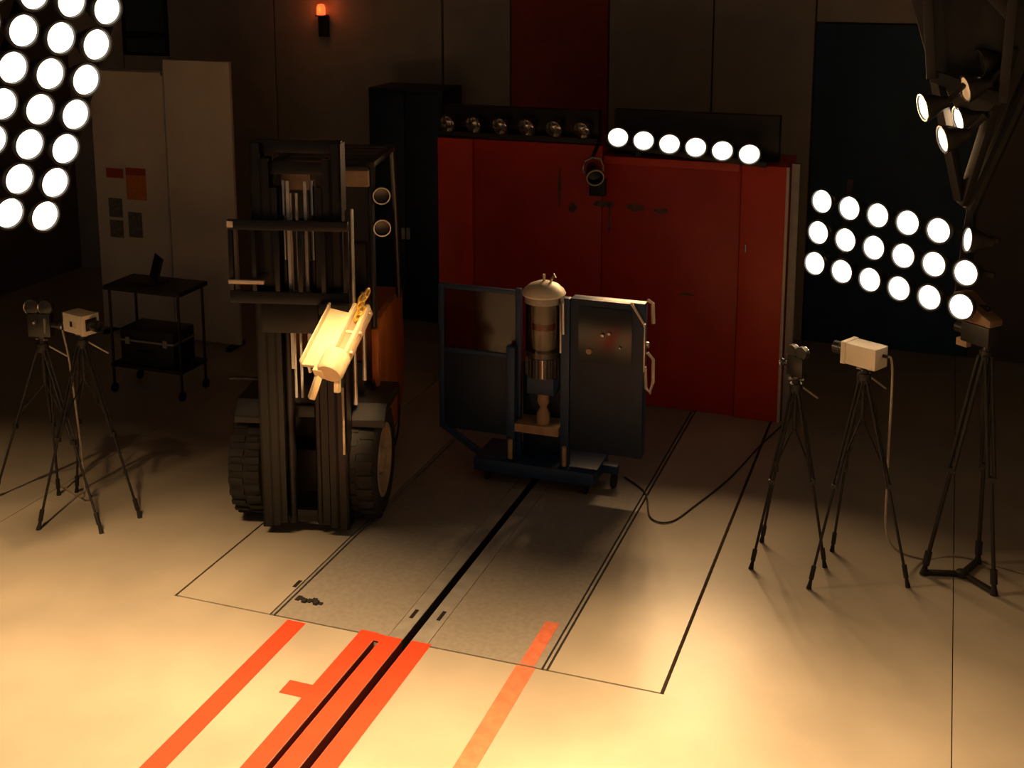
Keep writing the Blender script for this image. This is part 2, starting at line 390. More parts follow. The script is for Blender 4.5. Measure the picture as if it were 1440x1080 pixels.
ub = thing('lamp_bar', (-4.35, BY + .05, 2.78), 'row of six unlit lamps along the top of the red barrier', 'lamp bar')
for k in range(6):
    add_lamp(ub, (-5.10 + k * .302, BY - .03, 2.945), (1, 0, 0), V((-.22, -1, -.30)), 'off')
    MB().bar((-5.10 + k * .302, BY + .09, 2.84), (-5.10 + k * .302, BY + .09, 2.95), .03).build('lamp_bracket', 'black', ub)
MB().box(-5.25, -3.45, BY + .06, BY + .13, 2.782, 2.85).build('mounting_bar', 'black', ub, bevel=.006)
MB().box(-5.22, -3.47, BY + .17, BY + .30, 2.782, 3.12).build('back_board', 'black', ub, bevel=.006)
lt = thing('lamp_bar', (-2.5, BY - .05, 2.6), 'row of six lit lamps along the top right of the red barrier', 'lamp bar')
for k in range(6):
    p = V((-3.18 + k * .268, BY - .12, 2.905 - k * .020))
    add_lamp(lt, p, (1, 0, 0), V((.22, -1, -.20)), 'lit', P_BARRIER, angle=95, scale=1.12)
    MB().bar(p + V((0, .14, -.02)), p + V((0, .14, -.12)), .03).build('lamp_bracket', 'black', lt)
MB().bar((-3.34, BY + .02, 2.80), (-1.68, BY + .02, 2.682), .06, .06).build('mounting_bar', 'black', lt, bevel=.006)
for x in (-3.0, -2.0):
    MB().bar((x, BY + .05, 2.683), (x, BY + .05, 2.80 - (x + 3.34) * .07), .05).build('foot_bracket', 'black', lt)
MB().box(-3.32, -1.6, BY + .25, BY + .38, 2.672, 3.14).build('back_board', 'black', lt, bevel=.006)

# small floodlight hung on the barrier between the two rows
fd = thing('floodlight', (-3.42, BY - .12, 2.35), 'small dark floodlight hanging between the two lamp rows on the red barrier', 'floodlight')
M = frame((-3.42, BY - .16, 2.52), (1, 0, 0), V((.45, -1, -.35)))
MB().lathe([(0, -.16), (.05, -.16), (.07, -.10), (.085, 0), (.085, .10), (.078, .10), (.076, 0), (0, -.02)], M, 20).build('housing', 'black_gloss', fd)
MB().lathe([(.088, .085), (.094, .09), (.094, .105), (.080, .105), (.080, .085)], M, 20).build('rim', 'alu', fd)
MB().path([M @ V((-.10, 0, -.03)), M @ V((-.105, .06, -.03)), M @ V((-.08, .14, -.03)), M @ V((0, .17, -.03)), M @ V((.08, .14, -.03)), M @ V((.105, .06, -.03)), M @ V((.10, 0, -.03))], .011).build('yoke', 'alu', fd)
MB().bar(M @ V((0, .16, -.03)), (-3.42, BY - .02, 2.80), .03).build('hanger', 'black', fd)
MB().box(-3.50, -3.33, BY - .06, BY + .02, 2.26, 2.44).build('ballast_box', 'black', fd, bevel=.006)

# ------------------------------------------------------------------ forklift
FX = -4.83
fk = thing('forklift', (FX, 8.5, 0), 'dark forklift truck with black mast and orange body facing the camera', 'forklift')
def tyre(cx, cy, r, wd, side):
    M = frame((cx, cy, r), (0, 1, 0), (side, 0, 0))
    h = wd / 2
    t = MB().lathe([(r * .62, -h), (r * .93, -h), (r * .985, -h * .82), (r, -h * .5), (r, h * .5), (r * .985, h * .82), (r * .93, h), (r * .66, h), (r * .62, h * .8)], M, 40)
    for k in range(26):
        a = 2 * math.pi * k / 26
        for s in (-1, 1):
            t.box(-.026, .026, -.012, .016, -h * .42, h * .42, M @ Matrix.Rotation(a + .06 * s, 4, 'Z') @ Matrix.Translation((0, r - .002, s * h * .48)))
    to = t.build('tyre', 'rubber', fk)
    MB().lathe([(r * .63, h * .55), (r * .66, h * .98), (r * .58, h * 1.0), (r * .54, h * .55), (r * .25, h * .45), (r * .22, h * .95), (0, h * .97)], M, 32).build('rim', 'rim', to)
    MB().lathe([(0, -h * .5), (r * .63, -h * .5), (r * .63, -h * .4)], M, 32).build('rim_back', 'black', to)
    for k in range(6):
        a = 2 * math.pi * k / 6
        p = M @ V((r * .40 * math.cos(a), r * .40 * math.sin(a), h * .48)); q = M @ V((r * .40 * math.cos(a), r * .40 * math.sin(a), h * .66))
        MB().tube(p, q, .018, n=6).build('wheel_nut', 'steel', to)
fk.rotation_euler.z = math.radians(14)
tyre(FX - .53, 8.96, .48, .29, -1); tyre(FX + .42, 8.96, .48, .29, 1)
tyre(FX - .30, 10.34, .30, .20, -1); tyre(FX + .28, 10.34, .30, .20, 1)
# mast: outer, middle and inner channels
def channel(x, y0, y1, wd, s, z0, z1, m='mast', nm='mast_rail'):
    a = MB()
    a.box(x - wd / 2, x - wd / 2 + .02, y0, y1, z0, z1) if s < 0 else a.box(x + wd / 2 - .02, x + wd / 2, y0, y1, z0, z1)
    a.box(x - wd / 2, x + wd / 2, y0, y0 + .022, z0, z1); a.box(x - wd / 2, x + wd / 2, y1 - .022, y1, z0, z1)
    return a.build(nm, m, fk)
for s in (-1, 1):
    channel(FX + s * .325, 8.44, 8.60, .08, s, .07, 3.30)
    channel(FX + s * .25, 8.43, 8.57, .07, s, .09, 3.18)
    channel(FX + s * .182, 8.42, 8.54, .06, s, .12, 2.95)
    MB().tube((FX + s * .118, 8.50, .10), (FX + s * .118, 8.50, 2.35), .036, n=16).build('lift_cylinder', 'mast', fk)
    MB().tube((FX + s * .118, 8.50, 2.35), (FX + s * .118, 8.50, 3.0), .022, n=12).build('piston_rod', 'chrome', fk)
    MB().box(FX + s * .07 - .012, FX + s * .07 + .012, 8.45, 8.46, 1.45, 3.0).build('lift_chain', 'alu', fk)
    MB().tube((FX + s * .025 - .03, 8.47, 1.2), (FX + s * .025 - .03, 8.47, 2.9), .011, n=8).build('hydraulic_hose', 'steel', fk)
MB().tube((FX + .345, 8.405, .75), (FX + .345, 8.405, 1.32), .010, n=8).build('hydraulic_hose', 'rim', fk)
for (z, y, wd) in ((3.27, 8.52, .36), (3.10, 8.50, .29), (2.62, 8.58, .35), (1.05, 8.58, .35), (.16, 8.52, .36)):
    MB().box(FX - wd, FX + wd, y - .03, y + .03, z - .05, z + .05).build('cross_member', 'mast', fk, bevel=.005)
# carriage and load backrest
for (z0, z1) in ((2.62, 2.70), (2.02, 2.12)):
    MB().box(-5.37, -4.40, 8.355, 8.40, z0, z1).build('carriage_plate', 'mast', fk, bevel=.005)
for x in (-5.352, -5.165, -4.978, -4.79, -4.605, -4.418):
    MB().box(x - .018, x + .018, 8.36, 8.395, 2.12, 2.62).build('backrest_bar', 'mast', fk, bevel=.003)
MB().box(-5.37, -5.08, 8.325, 8.355, 2.185, 2.215).build('backrest_highlight', 'trim_and_highlight', fk, bevel=.004)  # white highlight on the backrest edge, painted as a pale bar
MB().box(-5.37, -5.32, 8.34, 8.355, 2.64, 2.69).build('backrest_glint', 'trim_and_highlight', fk, bevel=.003)  # small painted highlight at the upper corner of the backrest
MB().box(-5.12, -4.66, 8.36, 8.42, 1.78, 2.02).build('carriage_bracket', 'mast', fk, bevel=.006)
MB().box(-4.98, -4.76, 8.60, 8.62, 2.90, 3.08).build('rating_plate', 'tan', fk, bevel=.003)
# chassis and body
MB().box(FX - .40, FX + .40, 8.78, 10.55, .24, .62).build('chassis', 'black', fk, bevel=.02)
MB().prism([(9.10, .50), (9.42, .62), (9.80, .42), (10.05, .40), (10.05, 1.62), (9.36, 1.62), (9.30, 1.10), (9.10, 1.02)], 'x', FX + .40, FX + .47).build('side_panel', 'orange', fk, bevel=.012)
MB().prism([(9.10, .50), (9.42, .62), (9.80, .42), (10.05, .40), (10.05, 1.62), (9.36, 1.62), (9.30, 1.10), (9.10, 1.02)], 'x', FX - .47, FX - .40).build('side_panel', 'orange', fk, bevel=.012)
MB().prism([(9.42, 1.62), (10.75, 1.52), (10.80, .95), (10.72, .36), (10.05, .36), (10.05, .62), (9.42, .62)], 'x', FX - .40, FX + .40).build('counterweight', 'orange', fk, bevel=.03)
MB().prism([(8.70, 1.00), (8.62, .90), (8.62, .96), (8.72, 1.08), (9.25, 1.08), (9.30, .98)], 'x', FX + .36, FX + .64).build('fender', 'black', fk, bevel=.008)
MB().prism([(8.70, 1.00), (8.62, .90), (8.62, .96), (8.72, 1.08), (9.25, 1.08), (9.30, .98)], 'x', FX - .64, FX - .36).build('fender', 'black', fk, bevel=.008)
MB().box(FX + .44, FX + .50, 9.08, 9.14, 1.09, 1.60).build('front_post_cover', 'orange', fk, bevel=.008)
MB().box(FX - .40, FX + .40, 8.95, 9.02, .62, 1.35).build('dashboard', 'black', fk, bevel=.02)
MB().box(FX - .22, FX + .22, 9.55, 9.98, 1.62, 1.74).build('seat', 'black', fk, bevel=.03)
MB().box(FX - .22, FX + .22, 9.95, 10.06, 1.70, 2.15).build('seat_back', 'black', fk, bevel=.03)
sw = [(FX + .17 * math.cos(2 * math.pi * k / 20), 9.30 + .13 * math.sin(2 * math.pi * k / 20), 1.52 + .10 * math.sin(2 * math.pi * k / 20)) for k in range(21)]
MB().path(sw, .013).build('steering_wheel', 'black', fk)
MB().tube((FX, 9.02, 1.28), (FX, 9.30, 1.52), .02).build('steering_column', 'black', fk)
# overhead guard
for s in (-1, 1):
    MB().path([(FX + s * .46, 9.10, 1.05), (FX + s * .45, 9.16, 1.9), (FX + s * .43, 9.24, 2.70), (FX + s * .42, 9.36, 2.98)], .028, 10).build('guard_pillar', 'black_gloss', fk)
    MB().path([(FX + s * .42, 10.45, 1.50), (FX + s * .42, 10.34, 2.4), (FX + s * .42, 10.22, 2.98)], .028, 10).build('guard_pillar', 'black_gloss', fk)
    MB().bar((FX + s * .42, 9.30, 2.99), (FX + s * .42, 10.26, 2.99), .06, .05).build('guard_rail', 'black', fk, bevel=.006)
for k in range(6):
    y = 9.32 + k * .185
    MB().box(FX - .42, FX + .42, y - .02, y + .02, 2.97, 3.01).build('guard_bar', 'black', fk, bevel=.004)
MB().box(FX + .12, FX + .42, 9.18, 9.24, 2.82, 2.96).build('guard_visor', 'tan', fk, bevel=.006)
for z in (2.74, 2.46):
    for dx in (0, ):
        M = frame((FX + .52, 9.24, z), (0, 0, 1), V((.25, -1, -.05)))
        ll = MB().lathe([(0, -.09), (.05, -.08), (.072, -.01), (.074, .02), (.066, .02), (.06, 0), (0, -.012)], M, 20).build('work_lamp', 'black_gloss', fk)
        MB().lathe([(.066, .006), (.045, -.02), (.015, -.03), (0, -.03)], M, 20).build('reflector', 'chrome', ll)
        MB().lathe([(.07, .022), (.076, .022), (.076, .03), (.066, .03), (.066, .02)], M, 20).build('lamp_ring', 'alu', ll)
        MB().bar((FX + .44, 9.24, z), (FX + .52, 9.27, z), .02).build('lamp_bracket', 'black', fk)
MB().tube((FX + .40, 8.62, 1.10), (FX + .40, 8.62, 2.75), .018, n=10).build('tilt_tube', 'alu', fk)
MB().tube((FX + .47, 8.66, 1.30), (FX + .47, 8.66, 2.05), .018, n=10).build('tilt_tube', 'alu', fk)
MB().path([(FX - .44, 8.66, 1.28), (FX - .56, 8.62, 1.30), (FX - .66, 8.60, 1.30)], .014).build('mirror_arm', 'black', fk)

# ------------------------------------------------------------------ pale test ram hung on the carriage
A, B = V((-4.30, 8.36, 2.02)), V((-4.30, 7.90, 1.72))
ax = (B - A).normalized(); sx = V((1, 0, 0)); sx = (sx - ax * sx.dot(ax)).normalized(); up = sx.cross(ax).normalized()
if up.z < 0: up = -up
L = (B - A).length
def RM(): return Matrix.Translation(A) @ Matrix((sx, up, ax)).transposed().to_4x4()
M = RM()
im = thing('test_ram', (A.x, A.y, A.z - .6), 'pale yellow steel test ram sloping forward from the forklift carriage', 'test ram')
MB().box(-.20, .00, -.02, .01, -.02, L + .02, M).build('tray_plate', 'cream', im, bevel=.004)
MB().box(-.20, -.185, -.02, .05, -.02, L + .02, M).build('tray_lip', 'cream', im, bevel=.003)
for x in (.035, .145):
    MB().box(x - .014, x + .014, .02, .075, -.02, L - .10, M).build('guide_rail', 'cream', im, bevel=.004)
MB().box(.02, .16, -.04, .018, -.02, L - .06, M).build('guide_bed', 'tan', im, bevel=.004)
for z in (.02, .22, L - .14):
    MB().box(.0, .18, .02, .035, z, z + .02, M).build('rail_tie', 'cream', im, bevel=.002)
MB().lathe([(0, L - .10), (.095, L - .10), (.105, L - .08), (.105, L + .06), (.09, L + .085), (0, L + .085)], M @ Matrix.Translation((.07, .02, 0)), 24).build('ram_head', 'cream', im)
MB().box(-.06, .02, -.05, .05, L - .06, L + .09, M).build('head_block', 'cream', im, bevel=.01)
MB().prism([(-.075, -.05), (-.005, -.05), (-.005, .03), (-.075, .03)], 'z', 0, .22).mesh('tmp', 'cream')
p = M @ V((-.03, -.02, L + .05))
MB().bar(p, p + V((-.055, -.05, -.20)), .06, .05).build('prong', 'cream', im, bevel=.012)
p = M @ V((.10, -.06, L + .04))
MB().bar(p, p + V((.005, -.02, -.12)), .045, .04).build('prong', 'cream', im, bevel=.01)
MB().tube(M @ V((-.16, -.02, L - .02)), M @ V((-.16, -.10, L + .0)), .016).build('bolt', 'chrome', im)
for k in range(5):
    c0 = M @ V((.10 + .018 * math.sin(k * 2), .06 + .012 * k, .10 - .05 * k)); t = []
    for j in range(13):
        a = 2 * math.pi * j / 12
        e = (ax * math.cos(a) * .042 + (sx if k % 2 else up) * math.sin(a) * .025)
        t.append(c0 + e)
    MB().path(t, .011, 6).build('chain_link', 'yellow', im)
MB().bar(M @ V((.0, .0, 0)), (-4.60, 8.40, 2.00), .07, .09).build('mounting_arm', 'mast', im, bevel=.006)

# ------------------------------------------------------------------ blue trolley with clear screens and a filter vessel
TY = 9.98
bt = thing('blue_trolley', (-3.35, TY + .15, 0), 'blue wheeled trolley with clear upper screens standing over the rail slot', 'trolley')
def bb(nm, m, x0, x1, y0, y1, z0, z1, bev=.006, par=None): return MB().box(x0, x1, y0, y1, z0, z1).build(nm, m, par or bt, bevel=bev)
bb('base_plate', 'blue', -3.90, -2.76, TY - .08, TY + .42, .12, .24, .012)
# left screen
for (x0, x1, z0, z1) in ((-4.30, -4.25, .42, 1.80), (-3.55, -3.50, .24, 1.82), (-4.25, -3.55, 1.76, 1.80), (-4.25, -3.55, 1.16, 1.20)):
    bb('screen_frame', 'blue', x0, x1, TY + .08, TY + .13, z0, z1)
bb('clear_pane', 'pane', -4.25, -3.55, TY + .10, TY + .108, 1.20, 1.76, 0)
bb('lower_panel', 'blue_dark', -4.25, -3.55, TY + .09, TY + .12, .42, 1.16)
MB().bar((-4.27, TY + .105, .44), (-3.88, TY + .105, .20), .05).build('brace', 'blue', bt)
# right housing with window
RX = -2.36
MB().prism([(-3.02, .40), (-3.02, 1.80), (RX - .12, 1.80), (RX, 1.62), (RX, .40)], 'y', TY + .02, TY + .06).build('window_housing_front', 'blue_dark', bt, bevel=.006)
hb = MB().prism([(-3.02, .40), (-3.02, 1.80), (RX, 1.80), (RX, .40)], 'y', TY + .06, TY + .16).build('housing', 'blue', bt, bevel=.012)
bb('window_pane', 'screen', -2.94, -2.46, TY + .010, TY + .019, 1.24, 1.74, .002)
MB().bar((RX - .13, TY + .035, 1.80), (RX - .005, TY + .035, 1.60), .028, .05).build('corner_trim', 'trim_and_highlight', bt, bevel=.006)
MB().bar((RX + .008, TY + .035, 1.63), (RX + .008, TY + .035, 1.20), .012, .03).build('edge_trim_highlight', 'alu', bt, bevel=.003)
MB().path([(RX + .0, TY + .15, 1.81), (RX + .04, TY + .17, 1.78), (RX + .05, TY + .17, 1.60)], .018).build('grab_handle', 'trim_and_highlight', bt)
MB().path([(RX + .01, TY + .14, 1.34), (RX + .06, TY + .15, 1.28), (RX + .065, TY + .14, 1.08), (RX + .04, TY + .12, .98), (RX + .015, TY + .08, 1.04), (RX + .012, TY + .05, 1.24)], .015).build('strap_loop', 'trim_and_highlight', bt)
MB().lathe([(0, 0), (.028, .0), (.028, .03), (0, .036)], frame((RX + .0, TY + .11, 1.42), (0, 0, 1), (1, 0, 0)), 12).build('knob', 'alu', bt)
for (x, z, r) in ((-2.72, 1.50, .018), (-2.66, 1.52, .016), (-2.84, 1.34, .03), (-2.56, 1.40, .012)):
    MB().lathe([(0, 0), (r, 0), (r * .8, .02), (0, .024)], frame((x, TY + .009, z), (1, 0, 0), (0, -1, 0)), 10).build('pane_glint', 'alu' if r < .02 else 'tan', bt)  # small discs standing in for lamp reflections on the housing window
# centre posts and shelf
for x in (-3.57, -3.06):
    bb('post', 'blue', x - .04, x + .04, TY + .0, TY + .07, .24, 1.30 if x < -3.5 else 1.80)
    MB().tube((x + .01, TY - .03, .26), (x + .01, TY - .03, .44), .022, n=10).build('clamp_pin', 'tan', bt)
bb('shelf', 'tan', -3.52, -3.11, TY - .03, TY + .22, .52, .60)
bb('back_plate', 'blue_dark', -3.53, -3.10, TY + .24, TY + .27, .24, 1.10)
# casters
for (x, y) in ((-3.80, TY), (-2.86, TY), (-3.80, TY + .34), (-2.86, TY + .34)):
    MB().bar((x, y, .12), (x, y + .03, .055), .03, .05).build('caster_fork', 'black', bt)
    MB().lathe([(0, -.018), (.048, -.018), (.055, -.01), (.055, .01), (.048, .018), (0, .018)], frame((x, y + .03, .055), (0, 0, 1), (1, 0, 0)), 18).build('caster_wheel', 'rubber', bt)
bb('outrigger', 'blue', -2.80, -2.62, TY + .20, TY + .28, .14, .22)
MB().lathe([(0, -.02), (.065, -.02), (.07, 0), (.065, .02), (0, .02)], frame((-2.66, TY + .24, .07), (0, 0, 1), (1, 0, 0)), 18).build('caster_wheel', 'rubber', bt)

vs = thing('filter_vessel', (-3.275, TY + .06, .60), 'clear cylinder vessel with pale domed cap and cream label on the blue trolley', 'vessel')
M = Matrix.Translation((-3.275, TY + .06, 0))
MB().lathe([(0, 1.925), (.06, 1.918), (.13, 1.89), (.18, 1.845), (.195, 1.815), (.19, 1.80), (0, 1.80)], M, 32).build('domed_cap', 'white_plastic', vs)
MB().tube((-3.275, TY + .06, 1.91), (-3.275, TY + .06, 1.985), .012).build('valve', 'white_plastic', vs)
MB().path([(-3.22, TY + .06, 1.90), (-3.20, TY + .06, 1.95), (-3.18, TY + .06, 1.99), (-3.17, TY + .06, 1.96)], .012).build('valve', 'alu', vs)
MB().lathe([(.17, 1.80), (.17, 1.735), (0, 1.735)], M, 32).build('collar', 'steel', vs)
MB().lathe([(.162, 1.735), (.162, 1.30)], M, 32).build('cylinder_wall', 'pane', vs)
MB().lathe([(.105, 1.72), (.105, 1.31), (0, 1.31)], M, 32).build('inner_sleeve', 'label', vs)
s = MB()
s.lathe([(.107, 1.55), (.107, 1.49)], M, 32); s.build('label_band', 'label_red', vs)
MB().lathe([(0, 1.30), (.165, 1.30), (.165, 1.25), (.15, 1.24), (.15, 1.06), (.0, 1.06)], M, 32).build('lower_cylinder', 'black_gloss', vs)
for k in range(24):
    a = 2 * math.pi * k / 24
    q = V((-3.275 + .154 * math.cos(a), TY + .06 + .154 * math.sin(a), 0))
    MB().bar(q + V((0, 0, 1.07)), q + V((0, 0, 1.24)), .014).build('rib', 'alu' if k % 8 == 3 else 'black', vs)
MB().box(-3.40, -3.15, TY - .04, TY + .16, .90, 1.06).build('mounting_block', 'blue', vs, bevel=.01)
MB().lathe([(0, .90), (.05, .90), (.055, .80), (.03, .76), (.06, .70), (.06, .60), (0, .60)], M, 20).build('drain_valve', 'tan', vs)
MB().path([(-3.09, TY + .0, 1.80), (-3.075, TY - .02, 1.76), (-3.07, TY - .02, 1.48)], .018).build('side_pipe', 'alu', vs)
MB().path([(-3.11, TY + .02, 1.74), (-3.10, TY - .0, 1.60), (-3.10, TY - .0, 1.30)], .012).build('side_pipe', 'alu', vs)

# ------------------------------------------------------------------ tripods and cameras
def tripod(label, feet, head, spread=.42, m='black', heavy=1.0, floor_spreader=None, group='camera tripods'):
    feet = [V((*f, 0)) for f in feet]; head = V(head); c = sum(feet, V()) / len(feet)
    t = thing('tripod', (c.x, c.y, 0), label, 'tripod', group)
    top = head + V((0, 0, -.10))
    for f in feet:
        d = (f - top); a = top + V((d.x, d.y, 0)).normalized() * .035 * heavy
        k = a.lerp(f, .52)
        side = V((d.x, d.y, 0)).normalized().cross(V((0, 0, 1))) * .016 * heavy
        l = MB()
        l.tube(a + side, k + side, .010 * heavy, n=8); l.tube(a - side, k - side, .010 * heavy, n=8)
        l.bar(k + V((0, 0, .02)), k - V((0, 0, .02)), .045 * heavy, .03 * heavy)
        e = a.lerp(f, .955)
        l.tube(k, e, .011 * heavy, n=8)
        lo = l.build('leg', m, t)
        q = a.lerp(f, .90)
        MB().tube(q + V((0, 0, .012)), e, .019 * heavy, n=8).build('leg_clamp', m, lo)
        MB().tube(e, (f.x, f.y, .0), .012 * heavy, .021 * heavy, n=8).build('foot', 'rubber', lo)
    MB().tube(top + V((0, 0, -.35 * heavy)), head, .016 * heavy, n=10).build('centre_column', m, t)
    MB().lathe([(0, -.04), (.05, -.04), (.055, 0), (.05, .035), (0, .035)], Matrix.Translation(top), 12).build('crown', m, t)
    MB().lathe([(0, 0), (.032, 0), (.036, .03), (.026, .06), (.04, .075), (.04, .095), (0, .095)], Matrix.Translation(head - V((0, 0, .095))), 14).build('pan_head', 'black_gloss', t)
    hd = (head - V((0, 0, .06)))
    if floor_spreader is None:
        MB().tube(hd, hd + V((.16, .14, -.16)), .008, n=8).build('pan_handle', 'alu', t)
        MB().tube(hd + V((-.06, 0, .03)), hd + V((.06, -.01, .03)), .010, n=8).build('lock_knob', 'alu', t)
        mid = top + V((0, 0, -.33 * heavy))
        for f in feet:
            MB().tube(mid, top.lerp(f, .42), .006, n=6).build('spreader_arm', m, t)
    else:
        s = V((*floor_spreader, .022))
        for f in feet: MB().bar(s, (f.x, f.y, .022), .045, .03).build('spreader_arm', m, t, bevel=.004)
        MB().lathe([(0, -.02), (.05, -.02), (.05, .02), (.02, .03), (0, .03)], Matrix.Translation(s), 14).build('spreader_hub', m, t)
    return t
tripod('black tripod under the dark camera, leftmost in the picture', [(-7.79, 8.16), (-7.29, 8.40), (-6.455, 7.914)], (-7.30, 8.34, 1.50))
tripod('black tripod under the white box camera on the left side', [(-6.997, 7.789), (-7.178, 8.503), (-6.33, 8.265)], (-6.93, 8.40, 1.56))
tripod('black tripod under the small dark camera nearest the red barrier', [(-1.253, 9.126), (-.706, 9.345), (-1.24, 9.61)], (-1.02, 9.62, 1.46))
tripod('black tripod under the white box camera on the right side', [(-.79, 8.964), (-.679, 9.641), (-.076, 9.241)], (-.50, 9.58, 1.62))
tripod('heavy black tripod with a floor spreader at the far right', [(.026, 9.486), (.431, 9.823), (.541, 9.337)], (.385, 9.90, 1.80), heavy=1.5, floor_spreader=(.314, 9.56), group='heavy tripods')

def box_camera(label, c, yaw, s=1.0):
    """white high-speed camera: long axis local y, lens at +y"""
    M = Matrix.Translation(c) @ Matrix.Rotation(yaw, 4, 'Z')
    t = thing('high_speed_camera', (c[0], c[1], c[2] - .085), label, 'camera', 'white high-speed cameras')
    MB().box(-.085 * s, .085 * s, -.14 * s, .14 * s, -.083, .085, M).build('body', 'white_plastic', t, bevel=.008)
    MB().box(-.09 * s, .09 * s, .11 * s, .15 * s, -.088, .09, M).build('front_bezel', 'white_plastic', t, bevel=.006)
    MB().box(-.055, .055, .15 * s, .153 * s, -.05, .055, M).build('front_plate', 'black', t, bevel=.001)
    LM = M @ Matrix.Translation((0, .15 * s, 0)) @ Matrix.Rotation(-math.pi / 2, 4, 'X')
    MB().lathe([(.045, 0), (.045, .05), (.05, .055), (.05, .11), (.042, .11), (.038, .07), (0, .06)], LM, 20).build('lens', 'black_gloss', t)
    for sd in (-1, 1):
        MB().box(sd * .0855 - .002, sd * .0855 + .002, -.03, .0, -.025, .02, M).build('side_slot', 'black', t)
        MB().box(sd * .0855 - .002, sd * .0855 + .002, .02, .045, -.03, .02, M).build('side_plate', 'label', t)
    MB().tube(M @ V((.02, -.14 * s, .02)), M @ V((.02, -.175 * s, .02)), .014, n=10).build('connector', 'black', t)
    return M
ML = box_camera('white box camera on the second tripod from the left', (-6.93, 8.40, 1.645), math.radians(-105), .95)
MR = box_camera('white box camera on the tripod in front of the right lamp bank', (-.505, 9.58, 1.705), math.radians(62), 1.05)

def film_camera(label, c, yaw, cat='camera', k=1.0):
    M = Matrix.Translation(c) @ Matrix.Rotation(yaw, 4, 'Z') @ Matrix.Scale(k, 4)
    t = thing('film_camera', (c[0], c[1], c[2] - .12), label, cat, 'small dark cameras')
    MB().box(-.045, .045, -.10, .10, -.12, .09, M).build('body', 'black_gloss', t, bevel=.008)
    for (y, z, r) in ((-.06, .14, .07), (.06, .14, .065)):
        MB().lathe([(0, -.03), (r, -.03), (r, .03), (r * .85, .034), (0, .034)], M @ Matrix.Translation((0, y, z)) @ Matrix.Rotation(math.pi / 2, 4, 'Y'), 20).build('film_magazine', 'black_gloss', t)
        MB().lathe([(r * .9, .034), (r * .98, .040), (r * .98, .028)], M @ Matrix.Translation((0, y, z)) @ Matrix.Rotation(math.pi / 2, 4, 'Y'), 20).build('magazine_rim', 'chrome', t)
    LM = M @ Matrix.Translation((0, .10, -.02)) @ Matrix.Rotation(-math.pi / 2, 4, 'X')
    MB().lathe([(.03, 0), (.03, .05), (.04, .06), (.04, .10), (.033, .10), (.028, .07), (0, .06)], LM, 18).build('lens', 'black_gloss', t)
    MB().lathe([(.041, .085), (.044, .09), (.044, .10), (.036, .104)], LM, 18).build('lens_ring', 'chrome', t)
    MB().tube(M @ V((.05, -.02, .02)), M @ V((.09, -.02, .02)), .012, n=8).build('crank', 'alu', t)
    MB().bar(M @ V((.05, .06, .05)), M @ V((.05, .06, -.08)), .016).build('grip', 'alu', t)
film_camera('small dark shiny camera on the leftmost tripod', (-7.30, 8.34, 1.62), math.radians(-75))
film_camera('small dark camera on the tripod nearest the red barrier', (-1.02, 9.62, 1.55), math.radians(60), k=.75)

# covered camera on the heavy tripod
cc = thing('covered_camera', (.36, 9.88, 1.80), 'dark camera under a brown cover on the heavy tripod at far right', 'camera')
M = Matrix.Translation((.33, 9.86, 1.90)) @ Matrix.Rotation(math.radians(50), 4, 'Z')
MB().box(-.07, .07, -.13, .13, -.10, .06, M).build('body', 'black', cc, bevel=.01)
MB().prism([(-.22, -.02), (-.10, .12), (.14, .20), (.22, .26), (.24, .23), (.15, .16), (-.08, .07), (-.20, -.06)], 'x', -.09, .09).mesh('tmp2', 'black')
h = MB()
h.prism([(-.14, .062), (.12, .062), (.20, .16), (.23, .27), (.14, .28), (-.06, .15), (-.14, .12)], 'x', -.075, .075)
bmesh.ops.transform(h.bm, matrix=M, verts=h.bm.verts)
h.build('cover', 'brown_cover', cc, bevel=.02)
MB().tube(M @ V((0, .13, -.02)), M @ V((0, .22, -.02)), .045, n=16).build('lens', 'black_gloss', cc)
MB().box(-.03, .03, .10, .20, -.16, -.10, M).build('bracket', 'tan', cc, bevel=.005)

# ------------------------------------------------------------------ cables
def smooth_path(pts, n=8):
    P = [V(p) for p in pts]; out = []
    for i in range(len(P) - 1):
        p0, p1, p2, p3 = P[max(i - 1, 0)], P[i], P[i + 1], P[min(i + 2, len(P) - 1)]
        for k in range(n):
            t = k / n
            out.append(.5 * ((2 * p1) + (-p0 + p2) * t + (2 * p0 - 5 * p1 + 4 * p2 - p3) * t * t + (-p0 + 3 * p1 - 3 * p2 + p3) * t ** 3))
    out.append(P[-1]); return out
def cable(label, pts, r, m='cable'):
    return tag(MB().path(smooth_path(pts), r, 6).build('cable', m), label, 'cable', 'loose cables')
a = MR @ V((.02, -.185, .02))
cable('pale cable hanging from the right white camera and trailing on the floor', [a, a + V((.03, .02, -.03)), a + V((.045, .02, -.25)), (a.x + .05, a.y, .75), (a.x + .09, a.y - .05, .25), (.02, 9.72, .012), (.30, 9.88, .010), (.75, 9.76, .010), (1.6, 9.5, .010)], .010, 'cable_pale')
a = ML @ V((.02, -.17, .02))
cable('pale cable hanging from the left white camera down its tripod', [a, a + V((-.03, -.02, -.10)), a + V((.02, -.02, -.40)), (a.x + .10, a.y - .05, .60), (a.x + .16, a.y - .1, .15), (a.x + .05, a.y - .02, .012), (a.x - .12, a.y + .05, .010), (a.x - .5, a.y + .2, .010)], .009, 'cable_pale')
cable('thin black cable curving over the floor from the blue trolley to the barrier', [(-2.62, 10.45, .010), (-2.36, 10.18, .010), (-2.20, 9.72, .010), (-2.02, 9.70, .010), (-1.88, 10.1, .010), (-1.70, 10.75, .010), (-1.55, 11.6, .010), (-1.42, 12.2, .010)], .007)

